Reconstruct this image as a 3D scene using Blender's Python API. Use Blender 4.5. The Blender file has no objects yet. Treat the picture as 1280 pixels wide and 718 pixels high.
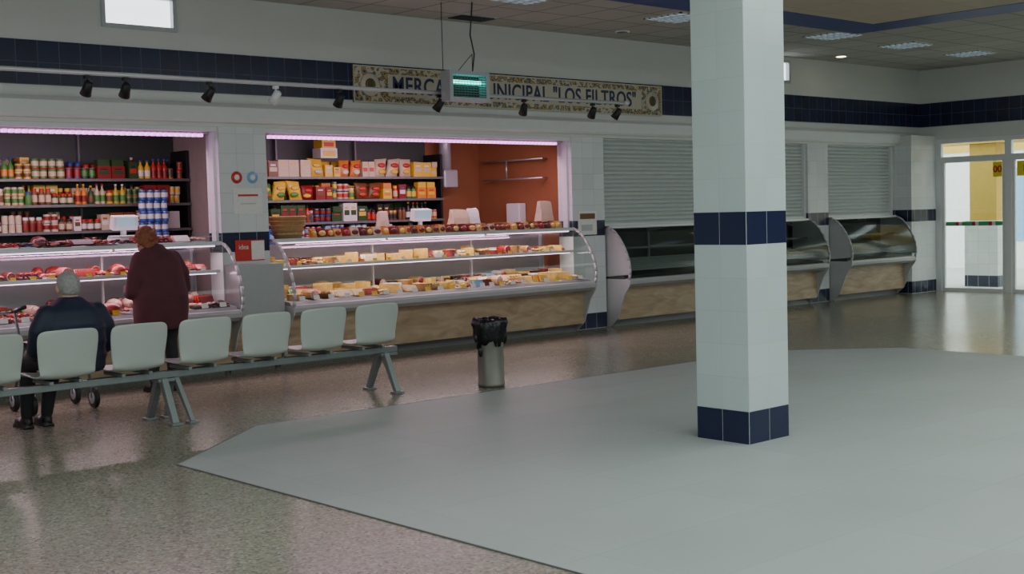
import bpy, math, random
from mathutils import Vector, Matrix
random.seed(7)
R=random.random
def U(a,b): return a+(b-a)*R()
scene=bpy.context.scene
col=scene.collection
MATS={}
# ---------------------------------------------------------------- materials
def newmat(name):
    m=bpy.data.materials.new(name); m.use_nodes=True
    nt=m.node_tree; b=nt.nodes['Principled BSDF']
    MATS[name]=m
    return m,nt,b
def pm(name,c,rough=.5,metal=0,spec=.5,emit=0,ecol=None,var=.12,scale=14,bump=0,bscale=60,alpha=None):
    m,nt,b=newmat(name)
    N=nt.nodes.new; L=nt.links.new
    tc=N('ShaderNodeTexCoord'); nz=N('ShaderNodeTexNoise'); nz.inputs['Scale'].default_value=scale
    nz.inputs['Detail'].default_value=4
    L(tc.outputs['Object'],nz.inputs['Vector'])
    mx=N('ShaderNodeMix'); mx.data_type='RGBA'
    mx.inputs[6].default_value=(*[max(0,x*(1-var)) for x in c],1)
    mx.inputs[7].default_value=(*[min(1,x*(1+var)) for x in c],1)
    L(nz.outputs['Fac'],mx.inputs[0]); L(mx.outputs[2],b.inputs['Base Color'])
    b.inputs['Roughness'].default_value=rough; b.inputs['Metallic'].default_value=metal
    b.inputs['Specular IOR Level'].default_value=spec
    if emit:
        b.inputs['Emission Color'].default_value=(*(ecol or c),1); b.inputs['Emission Strength'].default_value=emit
    if bump:
        n2=N('ShaderNodeTexNoise'); n2.inputs['Scale'].default_value=bscale; L(tc.outputs['Object'],n2.inputs['Vector'])
        bp=N('ShaderNodeBump'); bp.inputs['Strength'].default_value=bump; bp.inputs['Distance'].default_value=.01
        L(n2.outputs['Fac'],bp.inputs['Height']); L(bp.outputs['Normal'],b.inputs['Normal'])
    return m
def tile_mat(name,base,grout,size,off,gw,bands=(),zones=None,rough=.25,var=.05,zonecol=None,spec=.5,dirtf=.22):
    m,nt,b=newmat(name); N=nt.nodes.new; L=nt.links.new
    def mt(op,a,bb=None):
        n=N('ShaderNodeMath'); n.operation=op
        for i,x in enumerate((a,bb)):
            if x is None: continue
            if isinstance(x,(int,float)): n.inputs[i].default_value=x
            else: L(x,n.inputs[i])
        return n.outputs[0]
    g=N('ShaderNodeNewGeometry'); sp=N('ShaderNodeSeparateXYZ'); L(g.outputs['Position'],sp.inputs[0])
    sn=N('ShaderNodeSeparateXYZ'); L(g.outputs['True Normal'],sn.inputs[0])
    tot=None; fl=[]
    for i in range(3):
        if size[i] is None: fl.append(None); continue
        t=mt('DIVIDE',mt('SUBTRACT',sp.outputs[i],off[i]),size[i])
        line=mt('LESS_THAN',mt('FRACT',t),gw/size[i])
        mk=mt('LESS_THAN',mt('ABSOLUTE',sn.outputs[i]),.5)
        q=mt('MULTIPLY',line,mk); fl.append(mt('FLOOR',mt('ADD',t,.0001)))
        tot=q if tot is None else mt('MAXIMUM',tot,q)
    z=sp.outputs[2]
    def inb(a,c): return mt('MULTIPLY',mt('GREATER_THAN',z,a),mt('LESS_THAN',z,c))
    def mix(f,a,c):
        n=N('ShaderNodeMix'); n.data_type='RGBA'
        if isinstance(f,(int,float)): n.inputs[0].default_value=f
        else: L(f,n.inputs[0])
        for k,x in ((6,a),(7,c)):
            if isinstance(x,tuple): n.inputs[k].default_value=(*x[:3],1)
            else: L(x,n.inputs[k])
        return n.outputs[2]
    cb=N('ShaderNodeCombineXYZ')
    for i in range(3):
        if fl[i] is not None: L(fl[i],cb.inputs[i])
    wn=N('ShaderNodeTexWhiteNoise'); L(cb.outputs[0],wn.inputs['Vector'])
    c=mix(wn.outputs['Value'],tuple(x*(1-var) for x in base),tuple(min(1,x*(1+var)) for x in base))
    if zones:
        zz=None
        for a,d in zones:
            q=inb(a,d); zz=q if zz is None else mt('MAXIMUM',zz,q)
        if zonecol: c=mix(zz,zonecol,c)
        tot=mt('MULTIPLY',tot,zz)
    for a,d,cc in bands: c=mix(inb(a,d),c,cc)
    nz=N('ShaderNodeTexNoise'); nz.inputs['Scale'].default_value=1.3; nz.inputs['Detail'].default_value=6
    L(g.outputs['Position'],nz.inputs['Vector'])
    dirt=mix(mt('MULTIPLY',nz.outputs['Fac'],dirtf),c,(.25,.24,.22))
    out=mix(tot,dirt,grout)
    for a,d,cc in bands: pass
    L(out,b.inputs['Base Color'])
    L(mt('ADD',mt('MULTIPLY',tot,.5),rough),b.inputs['Roughness'])
    b.inputs['Specular IOR Level'].default_value=spec
    return m
def glass_mat(name,tint=(.9,.96,.94),refl=.05,k=.35,rough=.03):
    m=bpy.data.materials.new(name); m.use_nodes=True; nt=m.node_tree; MATS[name]=m
    nt.nodes.clear(); N=nt.nodes.new; L=nt.links.new
    o=N('ShaderNodeOutputMaterial'); t=N('ShaderNodeBsdfTransparent'); t.inputs[0].default_value=(*tint,1)
    g=N('ShaderNodeBsdfGlossy'); g.inputs['Roughness'].default_value=rough
    lw=N('ShaderNodeLayerWeight'); lw.inputs[0].default_value=.2
    a=N('ShaderNodeMath'); a.operation='MULTIPLY_ADD'; a.inputs[1].default_value=k; a.inputs[2].default_value=refl
    L(lw.outputs['Fresnel'],a.inputs[0]); mx=N('ShaderNodeMixShader'); L(a.outputs[0],mx.inputs[0]); L(t.outputs[0],mx.inputs[1]); L(g.outputs[0],mx.inputs[2]); L(mx.outputs[0],o.inputs[0])
    return m
BLUE=(.006,.010,.045)
P=.197
tile_mat('wall_tiles',(.68,.71,.72),(.45,.46,.47),(P,P,P),(6.33,11.25,0),.004,
  bands=[(0,P,BLUE),(6*P,7*P,BLUE)],zones=[(0,2.43),(14*P,16*P)],zonecol=(.64,.65,.62),rough=.25,dirtf=.1)
tile_mat('band_tiles',BLUE,(.10,.12,.18),(P,P,P),(6.33,11.25,0),.005,rough=.25,var=.3,dirtf=.04)
tile_mat('column_tiles',(.47,.55,.53),(.37,.43,.42),(.21,.21,.21),(6.39,4.86,0),.003,
  bands=[(0,.21,BLUE),(1.26,1.47,BLUE)],rough=.18,var=.03,dirtf=.06)
tile_mat('ceiling_tiles',(.49,.49,.455),(.25,.25,.235),(.6,.6,None),(.1,.0,0),.025,rough=.8,var=.05,spec=.1)
tile_mat('ceiling_cream',(.60,.54,.44),(.5,.42,.33),(.6,.6,None),(.1,.0,0),.015,rough=.8,var=.04,spec=.1)
tile_mat('platform_tiles',(.355,.40,.385),(.305,.345,.335),(1.2,.6,None),(.3,.2,0),.004,rough=.48,var=.045,spec=.3,dirtf=.45)
pm('plaster',(.58,.59,.56),.8,var=.04,scale=2)
pm('white_paint',(.70,.71,.70),.5,var=.04)
pm('shutter_paint',(.52,.55,.54),.5,var=.05)
pm('blue_strip',(.03,.05,.24),.5)
# terrazzo
m,nt,b=newmat('terrazzo'); N=nt.nodes.new; L=nt.links.new
g=N('ShaderNodeNewGeometry'); v=N('ShaderNodeTexVoronoi'); v.inputs['Scale'].default_value=75; L(g.outputs['Position'],v.inputs['Vector'])
sx=N('ShaderNodeSeparateColor'); L(v.outputs['Color'],sx.inputs[0])
cr=N('ShaderNodeValToRGB'); L(sx.outputs[0],cr.inputs[0]); e=cr.color_ramp.elements
cr.color_ramp.interpolation='CONSTANT'
e[0].position=0; e[0].color=(.205,.200,.140,1); e[1].position=.25; e[1].color=(.265,.257,.185,1)
for p_,c_ in ((.55,(.31,.30,.222,1)),(.84,(.385,.375,.29,1)),(.94,(.145,.14,.10,1))):
    x=e.new(p_); x.color=c_
nz=N('ShaderNodeTexNoise'); nz.inputs['Scale'].default_value=.9; nz.inputs['Detail'].default_value=5; L(g.outputs['Position'],nz.inputs['Vector'])
mx=N('ShaderNodeMix'); mx.data_type='RGBA'; mx.blend_type='MULTIPLY'; mx.inputs[0].default_value=.3
L(cr.outputs[0],mx.inputs[6]); L(nz.outputs['Fac'],mx.inputs[7]); L(mx.outputs[2],b.inputs['Base Color'])
mr=N('ShaderNodeMapRange'); mr.inputs[3].default_value=.17; mr.inputs[4].default_value=.26; L(nz.outputs['Fac'],mr.inputs[0]); L(mr.outputs[0],b.inputs['Roughness'])
b.inputs['Specular IOR Level'].default_value=.45
# wood / stone panel
m,nt,b=newmat('wood_panel'); N=nt.nodes.new; L=nt.links.new
g=N('ShaderNodeNewGeometry'); mp=N('ShaderNodeMapping'); mp.inputs['Scale'].default_value=(1,1,4); L(g.outputs['Position'],mp.inputs[0])
nz=N('ShaderNodeTexNoise'); nz.inputs['Scale'].default_value=2.6; nz.inputs['Detail'].default_value=8; nz.inputs['Distortion'].default_value=1.2; L(mp.outputs[0],nz.inputs['Vector'])
cr=N('ShaderNodeValToRGB'); e=cr.color_ramp.elements; e[0].position=.3; e[0].color=(.31,.21,.125,1); e[1].position=.7; e[1].color=(.47,.355,.23,1)
L(nz.outputs['Fac'],cr.inputs[0]); L(cr.outputs[0],b.inputs['Base Color']); b.inputs['Roughness'].default_value=.4
# painted tile sign
m,nt,b=newmat('ceramic_border'); N=nt.nodes.new; L=nt.links.new
g=N('ShaderNodeNewGeometry'); v=N('ShaderNodeTexVoronoi'); v.feature='SMOOTH_F1'; v.inputs['Scale'].default_value=20; L(g.outputs['Position'],v.inputs['Vector'])
cr=N('ShaderNodeValToRGB'); cr.color_ramp.interpolation='CONSTANT'; e=cr.color_ramp.elements; e[0].color=(.03,.05,.14,1); e[1].position=.24; e[1].color=(.42,.28,.07,1)
for p_,c_ in ((.38,(.08,.12,.12,1)),(.48,(.5,.44,.32,1)),(.68,(.18,.20,.18,1))):
    x=e.new(p_); x.color=c_
L(v.outputs['Distance'],cr.inputs[0]); L(cr.outputs[0],b.inputs['Base Color']); b.inputs['Roughness'].default_value=.3
pm('ceramic_cream',(.50,.46,.36),.3)
pm('ink_blue',(.02,.03,.10),.4)
pm('steel',(.45,.46,.47),.35,.7,var=.05); pm('steel_dark',(.18,.18,.18),.5,.5,var=.1)
pm('bin_steel',(.19,.185,.16),.5,.7,var=.15)
pm('case_grey',(.45,.46,.465),.4,.15,var=.04); pm('case_dull',(.30,.31,.31),.45,.2,var=.05)
pm('alu',(.62,.63,.64),.4,.3,var=.04); pm('door_white',(.7,.71,.71),.35,0,var=.03)
pm('frame_grey',(.45,.47,.49),.4,.3)
pm('black',(.012,.012,.014),.45); pm('black_matte',(.02,.02,.02),.8)
pm('plastic_bag',(.01,.01,.012),.25,bump=.6,bscale=25)
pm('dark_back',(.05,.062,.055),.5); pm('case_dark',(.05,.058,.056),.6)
pm('terracotta',(.32,.12,.05),.6,var=.14,scale=3)
pm('pink_wall',(.42,.35,.31),.5)
pm('white_plastic',(.75,.76,.76),.35,var=.03)
pm('seat_plastic',(.42,.46,.42),.35,var=.03,scale=3)
pm('bench_steel',(.19,.22,.215),.4,.4)
pm('led_pink',(1,.6,.9),.5,emit=2.6,ecol=(.75,.28,.85))
pm('tube_light',(1,.9,.95),.5,emit=2.6,ecol=(.95,.75,1))
pm('panel_light',(.8,.9,1),.5,emit=1.1,ecol=(.65,.85,1))
pm('spot_glow',(1,.9,.6),.5,emit=9,ecol=(1,.85,.55))
pm('teal_glow',(.1,.9,.8),.5,emit=4.5,ecol=(.08,.85,.7))
pm('screen',(.3,.42,.45),.3,emit=.35,ecol=(.4,.75,.85))
pm('wicker',(.45,.25,.10),.7,bump=.8,bscale=80,var=.35,scale=60)
pm('paper_brown',(.55,.42,.30),.7,bump=.4,bscale=20)
pm('yellow_paint',(.62,.40,.06),.6); pm('yellow_sign',(.85,.7,.05),.5)
pm('ext_white',(.8,.8,.78),.7); pm('ext_ground',(.5,.5,.48),.8)
pm('tape_green',(.05,.4,.15),.5); pm('window_white',(.95,.97,1),.5,emit=2.5,ecol=(.9,.95,1))
GC={'g_red':(.55,.03,.02),'g_dred':(.25,.015,.015),'g_yel':(.8,.52,.04),'g_org':(.75,.24,.03),'g_grn':(.07,.25,.04),'g_dgrn':(.03,.08,.02),
 'g_blu':(.03,.1,.42),'g_lblu':(.2,.42,.65),'g_wht':(.74,.72,.68),'g_brn':(.18,.07,.02),'g_crm':(.62,.5,.32),'g_blk':(.02,.02,.02),'g_oil':(.55,.42,.04),'g_pur':(.2,.04,.2)}
for k,c in GC.items(): pm(k,c,.35,var=.15,scale=40)
MC={'m_red':(.30,.022,.02),'m_pink':(.46,.14,.12),'m_dark':(.12,.02,.018),'m_fat':(.58,.34,.28),'m_white':(.66,.6,.5),'m_cheese':(.70,.46,.11),'m_rind':(.40,.2,.06),'m_black':(.04,.015,.012),'m_cream':(.68,.54,.30),'m_olive':(.16,.2,.04)}
for k,c in MC.items(): pm(k,c,.35,var=.45,scale=25,bump=.2)
glass_mat('glass'); glass_mat('case_glass',(.95,.98,.97),.03,.2); glass_mat('closed_case_glass',(.62,.68,.66),.035,.05,.12)
pm('coat_maroon',(.085,.022,.03),.85,bump=.5,bscale=18,var=.25,scale=8)
pm('jacket_navy',(.009,.014,.036),.6,bump=.4,bscale=14)
pm('trousers',(.018,.018,.022),.8); pm('shoe',(.012,.011,.01),.4)
pm('skin',(.5,.28,.2),.5,var=.08); pm('hair_red',(.24,.075,.03),.6,bump=1,bscale=90,var=.4,scale=50)
pm('hair_grey',(.30,.295,.28),.6,bump=1,bscale=90,var=.4,scale=50)
pm('eye_white',(.8,.8,.78),.2); pm('lips',(.4,.12,.1),.5)
# ---------------------------------------------------------------- mesh builder
class MB:
    def __init__(s): s.v=[];s.f=[];s.m=[];s.s=[]
    def add(s,vs,fs,mat,sm=False):
        o=len(s.v); s.v+= [tuple(v) for v in vs]
        for i,f in enumerate(fs):
            s.f.append([o+k for k in f]); s.m.append(mat[i] if isinstance(mat,list) else mat); s.s.append(sm)
        return s
    def box(s,x0,x1,y0,y1,z0,z1,mat):
        return s.add([(x0,y0,z0),(x1,y0,z0),(x1,y1,z0),(x0,y1,z0),(x0,y0,z1),(x1,y0,z1),(x1,y1,z1),(x0,y1,z1)],
          [(0,3,2,1),(4,5,6,7),(0,1,5,4),(1,2,6,5),(2,3,7,6),(3,0,4,7)],mat)
    def rbox(s,c,sz,mat,rot=(0,0,0)):
        M=Matrix.Translation(c)@(Matrix.Rotation(rot[2],4,'Z')@Matrix.Rotation(rot[1],4,'Y')@Matrix.Rotation(rot[0],4,'X'))
        a,b_,c_=[x/2 for x in sz]
        vs=[M@Vector(p) for p in [(-a,-b_,-c_),(a,-b_,-c_),(a,b_,-c_),(-a,b_,-c_),(-a,-b_,c_),(a,-b_,c_),(a,b_,c_),(-a,b_,c_)]]
        return s.add(vs,[(0,3,2,1),(4,5,6,7),(0,1,5,4),(1,2,6,5),(2,3,7,6),(3,0,4,7)],mat)
    def lathe(s,c,prof,mats,seg=10,axis=None,sm=True):
        q=Matrix.Identity(3) if axis is None else Vector((0,0,1)).rotation_difference(Vector(axis)).to_matrix()
        vs=[];n=len(prof)
        for r,h in prof:
            for k in range(seg):
                a=2*math.pi*k/seg; vs.append(Vector(c)+q@Vector((r*math.cos(a),r*math.sin(a),h)))
        fs=[];ms=[]
        for i in range(n-1):
            for k in range(seg):
                k2=(k+1)%seg; fs.append((i*seg+k,i*seg+k2,(i+1)*seg+k2,(i+1)*seg+k)); ms.append(mats[i] if isinstance(mats,list) else mats)
        fs.append(tuple(range(seg))[::-1]); ms.append(ms[0]); fs.append(tuple((n-1)*seg+k for k in range(seg))); ms.append(ms[-2])
        return s.add(vs,fs,ms,sm)
    def cyl(s,p0,p1,r0,r1=None,mat='steel',seg=12,sm=True):
        p0=Vector(p0);p1=Vector(p1); r1=r0 if r1 is None else r1
        return s.lathe(p0,[(r0,0),(r1,(p1-p0).length)],mat,seg,axis=(p1-p0).normalized(),sm=sm)
    def sph(s,c,r,mat,seg=12,rings=7,rot=None):
        if isinstance(r,(int,float)): r=(r,r,r)
        M=Matrix.Identity(3) if rot is None else rot
        vs=[Vector(c)+M@Vector((0,0,-r[2]))]
        for i in range(1,rings):
            t=math.pi*i/rings-math.pi/2
            for k in range(seg):
                a=2*math.pi*k/seg; vs.append(Vector(c)+M@Vector((r[0]*math.cos(t)*math.cos(a),r[1]*math.cos(t)*math.sin(a),r[2]*math.sin(t))))
        vs.append(Vector(c)+M@Vector((0,0,r[2])))
        fs=[]
        for k in range(seg): fs.append((0,1+(k+1)%seg,1+k))
        for i in range(rings-2):
            for k in range(seg):
                a=1+i*seg;k2=(k+1)%seg; fs.append((a+k,a+k2,a+seg+k2,a+seg+k))
        a=1+(rings-2)*seg;t=len(vs)-1
        for k in range(seg): fs.append((a+k,a+(k+1)%seg,t))
        return s.add(vs,fs,mat,True)
    def extr(s,prof,x0,x1,mat,sm=False):
        n=len(prof); vs=[(x0,y,z) for y,z in prof]+[(x1,y,z) for y,z in prof]
        fs=[(i,(i+1)%n,n+(i+1)%n,n+i) for i in range(n)]+[tuple(range(n))[::-1],tuple(range(n,2*n))]
        return s.add(vs,fs,mat,sm)
    def strip(s,prof,x0,x1,mat,sm=False):
        n=len(prof); vs=[(x0,y,z) for y,z in prof]+[(x1,y,z) for y,z in prof]
        return s.add(vs,[(i,i+1,n+i+1,n+i) for i in range(n-1)],mat,sm)
    def loft(s,rings,mat,sm=True):
        n=len(rings[0]); vs=[p for r in rings for p in r]; fs=[]
        for i in range(len(rings)-1):
            for k in range(n): k2=(k+1)%n; fs.append((i*n+k,i*n+k2,(i+1)*n+k2,(i+1)*n+k))
        fs.append(tuple(range(n))[::-1]); fs.append(tuple((len(rings)-1)*n+k for k in range(n)))
        return s.add(vs,fs,mat,sm)
    def chain(s,pts,mat,seg=12):
        for (p,r) in pts: s.sph(p,r,mat,seg,8)
        for i in range(len(pts)-1): s.cyl(pts[i][0],pts[i+1][0],pts[i][1],pts[i+1][1],mat,seg)
        return s
    def build(s,name,parent=None,bevel=0,mods=None):
        xs=[v[0] for v in s.v];ys=[v[1] for v in s.v];zs=[v[2] for v in s.v]
        o=Vector(((min(xs)+max(xs))/2,(min(ys)+max(ys))/2,min(zs)))
        me=bpy.data.meshes.new(name); me.from_pydata([tuple(Vector(v)-o) for v in s.v],[],s.f)
        names=[]
        for m in s.m:
            if m not in names: names.append(m)
        for n in names: me.materials.append(MATS[n])
        me.polygons.foreach_set('material_index',[names.index(m) for m in s.m])
        me.polygons.foreach_set('use_smooth',s.s); me.update()
        ob=bpy.data.objects.new(name,me); ob.location=o; col.objects.link(ob)
        if parent: par(ob,parent)
        if bevel:
            bv=ob.modifiers.new('bevel','BEVEL'); bv.width=bevel; bv.segments=2; bv.limit_method='ANGLE'
        return ob
def par(ob,p):
    ob.parent=p; ob.matrix_parent_inverse=Matrix.Translation(-p.location)
def grp(name,loc):
    e=bpy.data.objects.new(name,None); e.location=loc; e.empty_display_size=.1; col.objects.link(e); return e
def text(name,body,size,loc,rot,mat,parent=None,off=0,ext=.002,sx=1,align='CENTER',space=1):
    cu=bpy.data.curves.new(name,'FONT'); cu.body=body; cu.size=size; cu.extrude=ext; cu.offset=off; cu.align_x=align; cu.align_y='CENTER'; cu.space_character=space
    t=bpy.data.objects.new(name+'_c',cu); col.objects.link(t)
    bpy.context.view_layer.update()
    dg=bpy.context.evaluated_depsgraph_get(); me=bpy.data.meshes.new_from_object(t.evaluated_get(dg))
    bpy.data.objects.remove(t)
    ob=bpy.data.objects.new(name,me); me.materials.clear(); me.materials.append(MATS[mat])
    ob.location=loc; ob.rotation_euler=rot; ob.scale=(sx,1,1); col.objects.link(ob)
    if parent: par(ob,parent)
    return ob
def area(name,loc,sx,sy,power,color,rot=(0,0,0),parent=None,spread=None):
    l=bpy.data.lights.new(name,'AREA'); l.shape='RECTANGLE'; l.size=sx; l.size_y=sy; l.energy=power; l.color=color
    if spread: l.spread=spread
    o=bpy.data.objects.new(name,l); o.location=loc; o.rotation_euler=rot; col.objects.link(o)
    if parent: par(o,parent)
    return o
RX=(math.pi/2,0,0)
# ---------------------------------------------------------------- camera
f=1582.; p=math.atan(92.4/f); rho=math.radians(1.53); az=math.radians(47.8)
fh=Vector((math.cos(az),math.sin(az),0)); r0=Vector((math.sin(az),-math.cos(az),0))
fwd=fh*math.cos(p)+Vector((0,0,-math.sin(p))); up0=r0.cross(fwd)
Rr=r0*math.cos(rho)-up0*math.sin(rho); Uu=r0*math.sin(rho)+up0*math.cos(rho)
cam=bpy.data.cameras.new('camera'); cam.sensor_width=36; cam.lens=f/1280*36; cam.clip_start=.05; cam.clip_end=200
co=bpy.data.objects.new('camera',cam); M=Matrix((Rr,Uu,-fwd)).transposed().to_4x4(); M.translation=Vector((0,0,1.5)); co.matrix_world=M
col.objects.link(co); scene.camera=co
# ---------------------------------------------------------------- room shell
XL,XR,YF,YB,ZC=-4.,19.6,-5.,11.25,3.71
WB=.25
MB().box(XL-.2,XR+.2,YF-.2,13.7,-.1,0,'terrazzo').build('floor')
pl=[(3.65,-3),(3.65,7.15),(4.75,8.05),(10.75,7.9),(11.7,6.95),(11.7,-3)]
def poly(pts,z0,z1,mat):
    n=len(pts); b=MB(); b.add([(x,y,z0) for x,y in pts]+[(x,y,z1) for x,y in pts],[tuple(range(n)),tuple(range(n,2*n))[::-1]]+[((i+1)%n,i,n+i,n+(i+1)%n) for i in range(n)],mat); return b
pb=poly(pl,0.0,.004,'platform_tiles'); pb.build('floor_platform')
tb=MB()
for i in range(4):
    a=Vector((*pl[i],.003));c=Vector((*pl[i+1],.003)); d=(c-a); tb.rbox((a+c)/2,(d.length+.01,.008,.006),'steel_dark',(0,0,math.atan2(d.y,d.x)))
tb.build('trim_platform_edge')
b=MB(); b.box(XL-.2,XR+.2,YF-.2,YB+.2,ZC,ZC+.1,'ceiling_tiles'); b.build('ceiling')
b=MB(); b.box(3.5,14.5,8.6,9.2,ZC-.012,ZC+.01,'blue_strip'); b.box(13.9,14.5,-4,8.6,ZC-.012,ZC+.01,'blue_strip'); b.build('trim_ceiling_blue')
b=MB(); b.box(3.5,13.9,-4,8.6,ZC-.008,ZC+.01,'ceiling_cream'); b.build('ceiling_cream_panel')
op=[(1.8,6.33),(6.87,11.26),(11.84,16.33),(16.87,18.79)]
b=MB()
prev=XL
for a,c in op:
    b.box(prev,a,YB,YB+WB,0,2.43,'wall_tiles'); prev=c
b.box(prev,XR,YB,YB+WB,0,2.43,'wall_tiles')
wins=[(5.17,5.93),(15.12,15.9)]
b.box(XL,XR,YB,YB+WB,2.43,3.32,'wall_tiles')
prev=XL
for a,c in wins: b.box(prev,a,YB,YB+WB,3.32,ZC,'plaster'); prev=c
b.box(prev,XR,YB,YB+WB,3.32,ZC,'plaster')
for a,c in wins: b.box(a,c,YB,YB+WB,3.66,ZC,'plaster')
b.build('wall_back')
b=MB(); b.box(XL,XR-.001,YB-.012,YB+.001,14*P,16*P,'band_tiles'); b.box(XR-.012,XR+.001,YF,YB-.012,14*P,16*P,'band_tiles'); b.build('trim_tile_band',bevel=.002)
b=MB(); b.box(18.85,XR-.0,10.98,YB,0,2.6,'wall_tiles'); b.build('wall_corner_pier')
b=MB(); b.extr([(YB,2.47),(YB-.05,2.47),(YB-.07,2.50),(YB-.07,2.62),(YB-.03,2.66),(YB,2.66)],XL,XR,'white_paint'); b.build('trim_cornice')
for i,(a,c) in enumerate(wins):
    g=grp('window_%d'%(i+1),((a+c)/2,YB+.1,3.32)); b=MB()
    for q in [(a+.04,c-.04,3.32,3.36),(a+.04,c-.04,3.62,3.66),(a,a+.04,3.32,3.66),(c-.04,c,3.32,3.66)]: b.box(q[0],q[1],YB-.02,YB+.08,q[2],q[3],'frame_grey')
    b.build('frame',g); MB().box(a+.04,c-.04,YB+.04,YB+.05,3.36,3.62,'window_white').build('pane',g)
b=MB(); b.box(XR,XR+.2,YF,5.2,0,ZC,'wall_tiles'); b.box(XR,XR+.2,5.2,YB+.2,2.54,ZC,'wall_tiles'); b.box(XR,XR+.2,10.98,YB+.2,0,2.54,'wall_tiles'); b.build('wall_right')
MB().box(XL-.2,XL,YF,YB+.2,0,ZC,'plaster').build('wall_left')
MB().box(XL-.2,XR+.2,YF-.2,YF,0,ZC,'plaster').build('wall_front')
# door
g=grp('door_1',(XR+.06,8,0)); b=MB()
def fr(y0,y1,z0,z1,x0=XR+.02,x1=XR+.1): b.box(x0,x1,y0,y1,z0,z1,'door_white')
ys=[(10.88,10.98),(9.66,9.77),(8.3,8.41),(6.8,6.91),(5.2,5.3)]
for y0,y1 in ys: fr(y0,y1,0,2.54)
for i in range(4):
    y1=ys[i][0]; y0=ys[i+1][1]
    fr(y0,y1,2.46,2.54); fr(y0,y1,2.14,2.24); fr(y0+.05,y1-.05,0,.06)
    fr(y0,y0+.05,0,2.14,XR+.035,XR+.085); fr(y1-.05,y1,0,2.14,XR+.035,XR+.085)
b.build('frame',g)
b=MB()
for i in range(4):
    y1=ys[i][0]; y0=ys[i+1][1]; b.box(XR+.055,XR+.063,y0+.05,y1-.05,.06,2.14,'glass'); b.box(XR+.055,XR+.063,y0,y1,2.24,2.46,'glass')
b.build('glass_panes',g)
b=MB()
for k in range(17):
    y=9.83+k*.058; b.box(XR+.05,XR+.054,y,y+.058,1.09,1.16,['tape_green','tape_green','g_wht','g_red','tape_green'][k%5])
b.build('safety_strip',g)
for k,(y0,y1,t,c) in enumerate(((9.83,9.98,'00','g_red'),(9.15,9.58,'1.30','ink_blue'))):
    MB().box(XR+.045,XR+.05,y0,y1,1.88,2.12,'yellow_sign').build('price_poster_%d'%k,g)
    text('price_text_%d'%k,t,.15,(XR+.042,(y0+y1)/2,2.0),(math.pi/2,0,-math.pi/2),c,g,off=.004)
# exterior
MB().box(XR+.2,45,-10,25,-.12,-.02,'ext_ground').build('street_pavement')
tile_mat('ext_tiles',(.75,.77,.76),(.5,.5,.5),(.2,.2,.2),(0,0,-.02),.006,bands=[(-.02,.18,BLUE)],rough=.3)
for (x,y,w) in ((21.3,10.95,.62),(21.3,9.55,.55),(21.3,8.0,.5)):
    g=grp('porch_pillar',(x,y,-.02)); MB().box(x-.2,x+.2,y-w/2,y+w/2,-.02,1.15,'ext_tiles').build('tiled_base',g,bevel=.005)
    MB().box(x-.18,x+.18,y-.28,y+.22,1.15,2.5,'yellow_paint').build('yellow_shaft',g,bevel=.01)
MB().box(21.0,21.6,4,14,2.5,2.9,'yellow_paint').build('porch_beam')
b=MB(); b.box(27,27.3,0,22,-.02,5,'ext_white')
for y in (7,10,13,16): b.box(26.97,27.01,y,y+1.2,.6,2.2,'g_lblu')
b.box(26.96,27.0,0,22,2.6,3.4,'yellow_paint')
b.build('facade_building')
# ceiling fixtures
def ceil_light(x,y,s=.56):
    g=grp('ceiling_light_panel',(x,y,ZC)); b=MB()
    b.box(x-s/2,x+s/2,y-s/2,y-s/2+.03,ZC-.015,ZC,'white_plastic');b.box(x-s/2,x+s/2,y+s/2-.03,y+s/2,ZC-.015,ZC,'white_plastic')
    b.box(x-s/2,x-s/2+.03,y-s/2,y+s/2,ZC-.015,ZC,'white_plastic');b.box(x+s/2-.03,x+s/2,y-s/2,y+s/2,ZC-.015,ZC,'white_plastic')
    for k in range(1,6): b.box(x-s/2,x+s/2,y-s/2+k*s/6-.012,y-s/2+k*s/6+.012,ZC-.022,ZC-.002,'frame_grey')
    for k in range(1,4): b.box(x-s/2+k*s/4-.012,x-s/2+k*s/4+.012,y-s/2,y+s/2,ZC-.022,ZC-.002,'frame_grey')
    b.build('louvre',g); MB().box(x-s/2+.03,x+s/2-.03,y-s/2+.03,y+s/2-.03,ZC-.003,ZC-.001,'panel_light').build('tubes',g)
for x in (5.4,7.2,9,10.8+.6,14.4,16.2,18.0): ceil_light(x,9.6 if x<12 else 9.5)
for x,m_ in ((16.5,'spot_glow'),(11.7,'steel_dark')):
    g=grp('recessed_downlight',(x,10.75,ZC)); MB().lathe((x,10.75,ZC-.01),[(.1,0),(.09,.012)],'white_plastic',20).build('ring',g); MB().lathe((x,10.75,ZC-.014),[(.07,0),(.07,.005)],m_,20).build('lamp',g)
b=MB(); b.box(9.1,9.65,10.75,11.05,ZC-.01,ZC,'frame_grey')
for k in range(7): b.box(9.13,9.62,10.78+k*.037,10.795+k*.037,ZC-.02,ZC-.01,'black')
b.build('air_vent')
# column
MB().box(6.39,6.81,4.86,5.28,0,ZC,'column_tiles').build('tiled_column',bevel=.004)
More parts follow.
